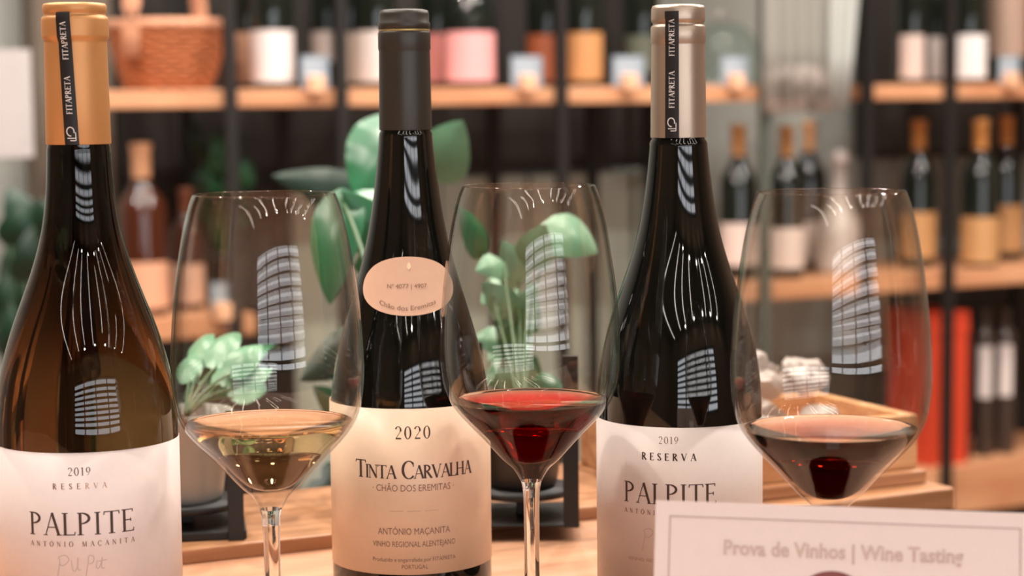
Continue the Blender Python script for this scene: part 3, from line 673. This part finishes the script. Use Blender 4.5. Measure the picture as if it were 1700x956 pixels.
def label_patch(t, R, z0, z1, half, m, name='label', a0=0.):
    vs, fs = [], []; n = 56
    for i in range(n + 1):
        a = a0 - half + 2 * half * i / n
        for rr in (R, R - .0002):
            for z in (z0, z1): vs.append((rr * math.sin(a), -rr * math.cos(a), z))
    for i in range(n):
        a, b = 4 * i, 4 * i + 4
        fs += [(a, b, b + 1, a + 1), (a + 2, a + 3, b + 3, b + 2), (a + 1, b + 1, b + 3, a + 3), (a, a + 2, b + 2, b)]
    return pyd(name, vs, fs, m, t, True)
def ribbon(t, cap, ztop, zbot, at_top, at_bot, halfw, fold=True):
    prof = [(r + .00035, z) for r, z in cap if z <= ztop + 1e-6 and r > .011]
    prof.sort(key=lambda q: q[1])
    # resample radius envelope so the strip bridges the grooves
    zs = [zbot + (ztop - zbot) * i / 40 for i in range(41)]
    def rad(z):
        best = 0
        for (r0, z0), (r1, z1) in zip(prof, prof[1:]):
            if z0 <= z <= z1 and z1 > z0: best = max(best, r0 + (r1 - r0) * (z - z0) / (z1 - z0))
        return best or prof[0][0]
    vs, fs = [], []; m = 8
    for z in zs:
        f = (z - zbot) / (ztop - zbot); ac = at_bot + (at_top - at_bot) * f; r = max(rad(z - .001), rad(z), rad(z + .001))
        for j in range(m + 1): a = ac - halfw + 2 * halfw * j / m; vs.append((r * math.sin(a), -r * math.cos(a), z))
    for i in range(40):
        for j in range(m): a = i * (m + 1) + j; fs.append((a, a + 1, a + m + 2, a + m + 1))
    o = pyd('neck_ribbon', vs, fs, M_RIBBON, t, True)
    def fmap(zc):
        def g(s, u):     # s runs up the neck, u runs to the left
            z = zc + s; f = (z - zbot) / (ztop - zbot); ac = at_bot + (at_top - at_bot) * f; r = max(rad(z - .0015), rad(z), rad(z + .0015)) + .0002
            a = ac - u / r
            return (r * math.sin(a), -r * math.cos(a), z)
        return g
    return o, fmap
def emblem(o, g, k=1.):
    vs, fs = [], []
    def strip(pts, w):
        b = len(vs)
        for i, p in enumerate(pts):
            a_, c_ = pts[max(0, i - 1)], pts[min(len(pts) - 1, i + 1)]; dx, dy = c_[0] - a_[0], c_[1] - a_[1]; L = math.hypot(dx, dy) or 1
            vs.append((p[0] - dy / L * w / 2, p[1] + dx / L * w / 2)); vs.append((p[0] + dy / L * w / 2, p[1] - dx / L * w / 2))
        for i in range(len(pts) - 1): fs.append((b + 2 * i, b + 2 * i + 1, b + 2 * i + 3, b + 2 * i + 2))
    q = .0011 * k
    strip([(1.3 * q + 1.9 * q * math.cos(a), .3 * q + 1.6 * q * math.sin(a)) for a in [math.radians(d) for d in range(-110, 200, 15)]], .0005)
    strip([(-1.6 * q, -1.8 * q), (-1.6 * q, 1.8 * q)], .00045); strip([(-2.6 * q, -1.8 * q), (-2.6 * q, .6 * q)], .00045); strip([(-2.6 * q, -1.9 * q), (1 * q, -1.9 * q)], .0004)
    pyd('emblem', [g(*v) for v in vs], fs, M_WHITEINK, o)

# -- left bottle: amber glass, gold capsule, white PALPITE label
prof1 = [(.0420, .006), (.0420, .06), (.0420, .109), (.0413, .1197), (.0394, .129), (.0372, .139), (.0344, .149), (.0305, .159), (.0264, .1695), (.0227, .1785), (.0196, .1890), (.0170, .1995), (.0156, .2105), (.0149, .222), (.0143, .2375), (.0140, .26)]
cap1 = [(.01462, .2366), (.01480, .2372), (.01445, .262), (.01420, .2825), (.01425, .2842), (.0151, .2850), (.0152, .2862), (.0152, .2930), (.0149, .2945), (.01405, .2950), (.01405, .2962), (.01450, .2968), (.01455, .2995), (.0138, .3006), (.012, .3009), (0, .3009)]
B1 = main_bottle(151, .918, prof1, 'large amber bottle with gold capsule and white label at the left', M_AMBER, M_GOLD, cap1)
LB1 = label_patch(B1, .04215, .012, .1000, 1.75, M_PAPER)
a1 = -.10; R = .0423
serif('2019', .0101, .0037, cyl(R, a1 - .0, .0898), M_INK, LB1)
serif('RESE', .0125, .0026, cyl(R, a1 - .14, .0837), M_INKM, LB1, weight=1.4); serif('RVA', .0095, .0026, cyl(R, a1 + .172, .0837), M_INKL, LB1, weight=1.2)
serif('PALPITE', .0487, .0103, cyl(R, a1, .0627), M_INK, LB1, weight=.9)
serif('ANTÓNIO MAÇANITA', .0487, .0023, cyl(R, a1, .0576), M_INKM, LB1, weight=1.3)
def scribble(parent, fmap, k=1.):
    pts = []
    segs = [[(-11, -5), (-9.5, 3), (-10, 5), (-7, 6), (-5.5, 4), (-8, 1.5), (-9.5, 2)], [(-4.5, 4), (-4, 0), (-3, -1), (-2, 1), (-1.6, 5), (-1.7, 0), (-.5, -.5)],
            [(1, -6), (2.5, 2), (3, 5.5), (5, 5), (4.6, 2.6), (3, 2)], [(6.5, 3.5), (6, .5), (7, 0), (8, 2), (8.6, 4.6), (8.2, .2), (9.4, 0)], [(7, 3), (10.5, 3.4)]]
    vs, fs = [], []
    for sg_ in segs:
        c = crom(sg_, 5); b = len(vs)
        for i, p_ in enumerate(c):
            a_, c_ = c[max(0, i - 1)], c[min(len(c) - 1, i + 1)]; dx, dy = c_[0] - a_[0], c_[1] - a_[1]; L = math.hypot(dx, dy) or 1
            for s_ in (1, -1): vs.append(fmap((p_[0] - s_ * dy / L * .2) * .001 * k, (p_[1] + s_ * dx / L * .2) * .001 * k))
        for i in range(len(c) - 1): fs.append((b + 2 * i, b + 2 * i + 1, b + 2 * i + 3, b + 2 * i + 2))
    pyd('signature', vs, fs, M_INKG, parent)
scribble(LB1, cyl(R, a1, .0474), 1.05)
rb, g = ribbon(B1, cap1, .2963, .2366, math.radians(-21), math.radians(-11), .215)
serif('FITAPRETA', .0170, .0027, (lambda f: (lambda s, u: f(s, u - .0012)))(g(.2835)), M_WHITEINK, rb, weight=1.2)
serif('FITAPRETA', .0170, .0027, (lambda f: (lambda s, u: f(s, u - .0012)))(g(.2590)), M_WHITEINK, rb, weight=1.2)
emblem(rb, g(.2412), .95)

# -- middle bottle: black glass, charcoal capsule, cream label
prof2 = [(.0410, .006), (.0410, .05), (.0410, .100), (.0404, .108), (.0388, .1175), (.0364, .1300), (.0330, .1415), (.0297, .1515), (.0258, .1645), (.0218, .1790), (.0190, .1925), (.0169, .2050), (.0153, .2190), (.0136, .2340), (.0130, .2380), (.0128, .26)]
cap2 = [(.01325, .2402), (.01335, .2408), (.0131, .262), (.0129, .2790), (.0129, .2800), (.01325, .2810), (.01325, .2885), (.0130, .2893), (.0125, .2898), (.0125, .2905), (.0131, .2909), (.0132, .2938), (.0126, .2944), (.0127, .2980), (.0121, .3000), (.010, .3006), (0, .3006)]
B2 = main_bottle(684, 1.01, prof2, 'black glass bottle with charcoal capsule and cream label in the middle', M_BLACKGLASS, M_GREYCAP, cap2)
lathe('gold_line', [(.01268, .2896), (.01295, .2899), (.01295, .2904), (.01268, .2907)], mat('dull_gold', (190, 176, 120), rough=.3, metal=.7), B2, seg=64)
LB2 = label_patch(B2, .04115, .0206, .1038, 1.78, M_PAPER2)
R = .0413; a2 = .03
serif('2020', .0178, .0062, cyl(R, a2, .0889), M_INK, LB2)
serif('Tinta Carvalha', .0640, .0088, cyl(R, a2 + .02, .0690), M_INK, LB2, small=.76, weight=1.15)
plain('· CHÃO DOS EREMITAS ·', .0420, .0034, cyl(R, a2, .0626), M_INKM, LB2)
plain('— — —', .0245, .0026, cyl(R, a2, .0517), M_INKL, LB2)
plain('ANTÓNIO MAÇANITA', .0370, .0033, cyl(R, a2, .0409), M_INKM, LB2)
plain('VINHO REGIONAL ALENTEJANO', .0430, .0028, cyl(R, a2, .0347), M_INKM, LB2)
plain('Produzido e engarrafado por FITAPRETA', .0430, .0020, cyl(R, a2, .0272), M_INKM, LB2)
plain('PORTUGAL', .0130, .0021, cyl(R, a2, .0236), M_INKM, LB2)
# oval medallion wrapped on the sloping shoulder
zc, az, half_s, off = .1632, .0, .0232, .0006
def med(s, t, e=0.): 
    z = zc + t; r = prof_r(prof2, z) + off + e
    a = s / (.0292)
    a = math.asin(max(-.97, min(.97, s / (r)))) if False else a * .0292 / (r * .5 + .0292 * .5)
    return (r * math.sin(a), -r * math.cos(a), z)
vs, fs = [med(0, 0)], []
NR, NA = 10, 64
for i in range(1, NR + 1):
    for k in range(NA):
        a = 2 * math.pi * k / NA; vs.append(med(.0278 * i / NR * math.cos(a), .0144 * i / NR * math.sin(a)))
for k in range(NA): fs.append((0, 1 + k, 1 + (k + 1) % NA))
for i in range(NR - 1):
    for k in range(NA): a = 1 + i * NA; fs.append((a + k, a + NA + k, a + NA + (k + 1) % NA, a + (k + 1) % NA))
MD = pyd('medallion', vs, fs, M_MEDAL, B2, True); MD['label'] = 'oval peach paper medallion on the shoulder'
plain('Nº 4077 | 4907', .0210, .0021, lambda s, t: med(s - .0006, t - .0010, .0003), M_INKM, MD)
plain('Chão dos Eremitas', .0290, .0023, lambda s, t: med(s - .0004, t - .0118, .0003), M_INKM, MD, arc=.0030)
vs = [med(.0006 + .0011 * math.sin(a) * (1 if math.cos(a) < 0 else (1 - math.cos(a)) ** .5 if math.cos(a) < 1 else 0), .0100 + .0019 * math.cos(a), .0003) for a in [2 * math.pi * k / 16 for k in range(16)]]
pyd('drop_emblem', vs, [tuple(range(16))], mat('pale_gold', (248, 226, 186), rough=.4), MD)

# -- right bottle: dark green-black glass, champagne capsule
prof3 = [(.0420, .006), (.0420, .06), (.0420, .104), (.0414, .1125), (.0400, .122), (.0378, .1335), (.0350, .1440), (.0318, .1530), (.0282, .1625), (.0246, .1730), (.0213, .1840), (.0186, .1965), (.0165, .2110), (.0150, .2240), (.0139, .2360), (.0134, .26)]
cap3 = [(.01395, .2352), (.01400, .2358), (.0137, .262), (.0134, .2810), (.0134, .2820), (.0137, .2826), (.0137, .2898), (.0133, .2906), (.0126, .2911), (.0126, .2920), (.0133, .2926), (.0135, .2940), (.0134, .2990), (.0128, .3005), (.011, .3010), (0, .3010)]
B3 = main_bottle(1128, 1.0, prof3, 'dark bottle with silver champagne capsule and white label behind the card', M_BLACKGLASS, M_SILVER, cap3)
LB3 = label_patch(B3, .04215, .012, .0948, 1.75, M_PAPER3)
R = .0423; a3 = -.125
serif('2019', .0098, .0036, cyl(R, a3 - .0, .0868), M_INKM, LB3, weight=.9)
serif('RESERVA', .0272, .0036, cyl(R, a3, .0785), M_INK, LB3, weight=1.5)
serif('PALPITE', .0480, .0103, cyl(R, a3, .0566), M_INK, LB3, weight=.9)
serif('ANTÓNIO MAÇANITA', .0480, .0023, cyl(R, a3, .0512), M_INKM, LB3, weight=1.3)
scribble(LB3, cyl(R, a3 - .05, .038), 1.05)
serif('VINHO REGIONAL', .040, .0016, cyl(R, a3 - .1, .0215), M_INKL, LB3, weight=1.2) if False else plain('VINHO REGIONAL ALENTEJANO', .044, .0018, cyl(R, a3, .0275), M_INKL, LB3)
rb, g = ribbon(B3, cap3, .2975, .2352, math.radians(-13), math.radians(-13), .25)
serif('FITAPRETA', .0180, .0028, (lambda f: (lambda s, u: f(s, u - .0013)))(g(.2845)), M_WHITEINK, rb, weight=1.2)
serif('FITAPRETA', .0180, .0028, (lambda f: (lambda s, u: f(s, u - .0013)))(g(.2590)), M_WHITEINK, rb, weight=1.2)
emblem(rb, g(.2415), 1.)

# ================================================================ THE THREE WINE GLASSES
def wine_glass(px, D, winem, label, wlabel, zw=.1116, sc=1.):
    p = at(px, 800, D); p.z = TB; t = thing('wine_glass', label, 'wine glass', p, face_cam(p))
    outer = [(.0050, .0720), (.0085, .0778), (.0140, .0830), (.0230, .0930), (.0330, .1035), (.0383, .1105), (.0413, .1180), (.0428, .1280), (.0431, .1385), (.0426, .1500), (.0415, .1640), (.0395, .1800), (.0368, .1960), (.0338, .2085), (.0318, .2140)]
    inner = [(0, .0805), (.0070, .0815), (.0130, .0850), (.0222, .0945), (.0320, .1045), (.0373, .1115), (.0403, .1185), (.0418, .1282), (.0421, .1385), (.0416, .1500), (.0406, .1640), (.0387, .1800), (.0361, .1960), (.0332, .2085), (.0313, .2140)]
    outer = [(r * sc, z) for r, z in outer]; inner = [(r * sc, z) for r, z in inner]
    oc, ic = crom(outer, 5), crom(inner, 5)
    # the bowl: outside up, rounded rim, inside down
    lathe('bowl', oc + [((outer[-1][0] + inner[-1][0]) / 2, .2144)] + [q for q in ic[::-1] if q[1] > zw - .0006], M_THIN, t, seg=128)
    stem = crom([(.0050, .0720), (.0040, .0660), (.0037, .0500), (.0037, .0250), (.0046, .0100), (.0080, .0055), (.0200, .0028), (.0340, .0012), (.0345, .0004), (.0330, .0)], 6)
    s = lathe('stem', [(r, z) for r, z in stem[::-1] if z >= .0099] , M_STEM, t, seg=48)
    lathe('foot', [(0, 0)] + [(r, z) for r, z in stem[::-1] if z < .0101], M_STEM, t, seg=64)
    wp = [(max(0, r - .0001), z) for r, z in ic if z < zw]
    wr = prof_r(ic, zw) - .0001
    wn = lathe('wine', wp + [(wr, zw + .0002), (wr - .0008, zw - .0004), (wr - .0025, zw - .0008), (0, zw - .0008)], winem, t, seg=128)
    wn['label'] = wlabel
    # solid glass nub between bowl and stem
    return t
wine_glass(449, .885, M_WHITEWINE, 'left large wine glass holding pale golden white wine', 'pale golden white wine')
wine_glass(882, .945, M_REDWINE, 'middle large wine glass holding clear ruby red wine', 'ruby red wine')
wine_glass(1378, .853, M_DARKWINE, 'right large wine glass holding dark brownish red wine', 'dark brownish red wine')

# ================================================================ THE CARD
# a printed card leaning back on a small easel, corner points from the photo
c_tl, c_tr = at(1089, 830, .776), at(1716, 852, .752)
ex = (c_tr - c_tl); cwid = ex.length; ex.normalize()
lean = Vector((-ex.y, ex.x, 0)).normalized(); 
ez = (Vector((0, 0, 1)) + lean * .22).normalized(); ez = (ez - ex * ez.dot(ex)).normalized(); en = ex.cross(ez).normalized()
if en.y > 0: en = -en
hc = (c_tl.z - TB) / ez.z
cen = c_tl + ex * cwid / 2 - ez * hc; 
CD = thing('menu_card', 'white tasting card with thin border standing at the lower right', 'card', cen)
def cf(x, y, e=0.): return c_tl + ex * x - ez * y + en * e - cen       # x right, y down, in metres
px2m = cwid / 627.
def quad_box(name, x0, x1, y0, y1, e0, e1, m, parent):
    v = [cf(x, y, e) for x in (x0, x1) for y in (y0, y1) for e in (e0, e1)]
    return pyd(name, v, [(0, 1, 3, 2), (4, 6, 7, 5), (0, 4, 5, 1), (2, 3, 7, 6), (0, 2, 6, 4), (1, 5, 7, 3)], m, parent)
SH = quad_box('sheet', 0, cwid, 0, hc, -.0006, 0, M_CARD, CD)
M_BORDER = mat('card_border', (176, 158, 152), rough=.6)
q = px2m; b0, b1, bt_ = 24 * q, cwid - 20 * q, 25 * q
for x0, x1, y0, y1 in ((b0, b1, bt_, bt_ + .0005), (b0, b0 + .0005, bt_, hc - .006), (b1 - .0005, b1, bt_, hc - .006), (b0, b1, hc - .0065, hc - .006)):
    quad_box('border_line', x0, x1, y0, y1, 0, .0001, M_BORDER, SH)
def cmap(cx, cy, e): return lambda s, t: cf(cx + s, cy - t, e)
tx_c, ty_c = (1405 - 1089) * q, (921 - 841) * q + 7 * q
plain('Prova de Vinhos | Wine Tasting', 396 * q, 24 * q, cmap(tx_c, ty_c, .00015), mat('card_text', (186, 158, 150), rough=.6), SH, offset=.018)
plain('Prova de Vinhos | Wine Tasting', 393 * q, 23.2 * q, cmap(tx_c, ty_c - .0001, .0003), mat('card_text_core', (226, 206, 198), rough=.6), SH, offset=-.014, name='lettering_core')
vs = [cf((1389 - 1089) * q + 62 * q * math.cos(a), (948 - 840) * q + 55 * q + 55 * q * math.sin(a), .0002) for a in [2 * math.pi * k / 40 for k in range(40)]]
pyd('seal', vs, [tuple(range(40))], mat('seal_red', (128, 70, 66), rough=.5), SH)
# easel strut behind
v = [cf(cwid * .5 - .012, .02, -.001), cf(cwid * .5 + .012, .02, -.001)]
bb = cf(cwid * .5, hc, 0) + lean * .0; ft = (c_tl + ex * cwid * .5 - cen + lean * .030); ft.z = 0
pyd('easel_strut', [v[0], v[1], ft + ex * .012, ft - ex * .012, v[0] + lean * .001, v[1] + lean * .001, ft + ex * .012 + lean * .001, ft - ex * .012 + lean * .001], [(0, 1, 2, 3), (4, 5, 6, 7), (0, 1, 5, 4), (1, 2, 6, 5), (2, 3, 7, 6), (3, 0, 4, 7)], M_CARD, CD)
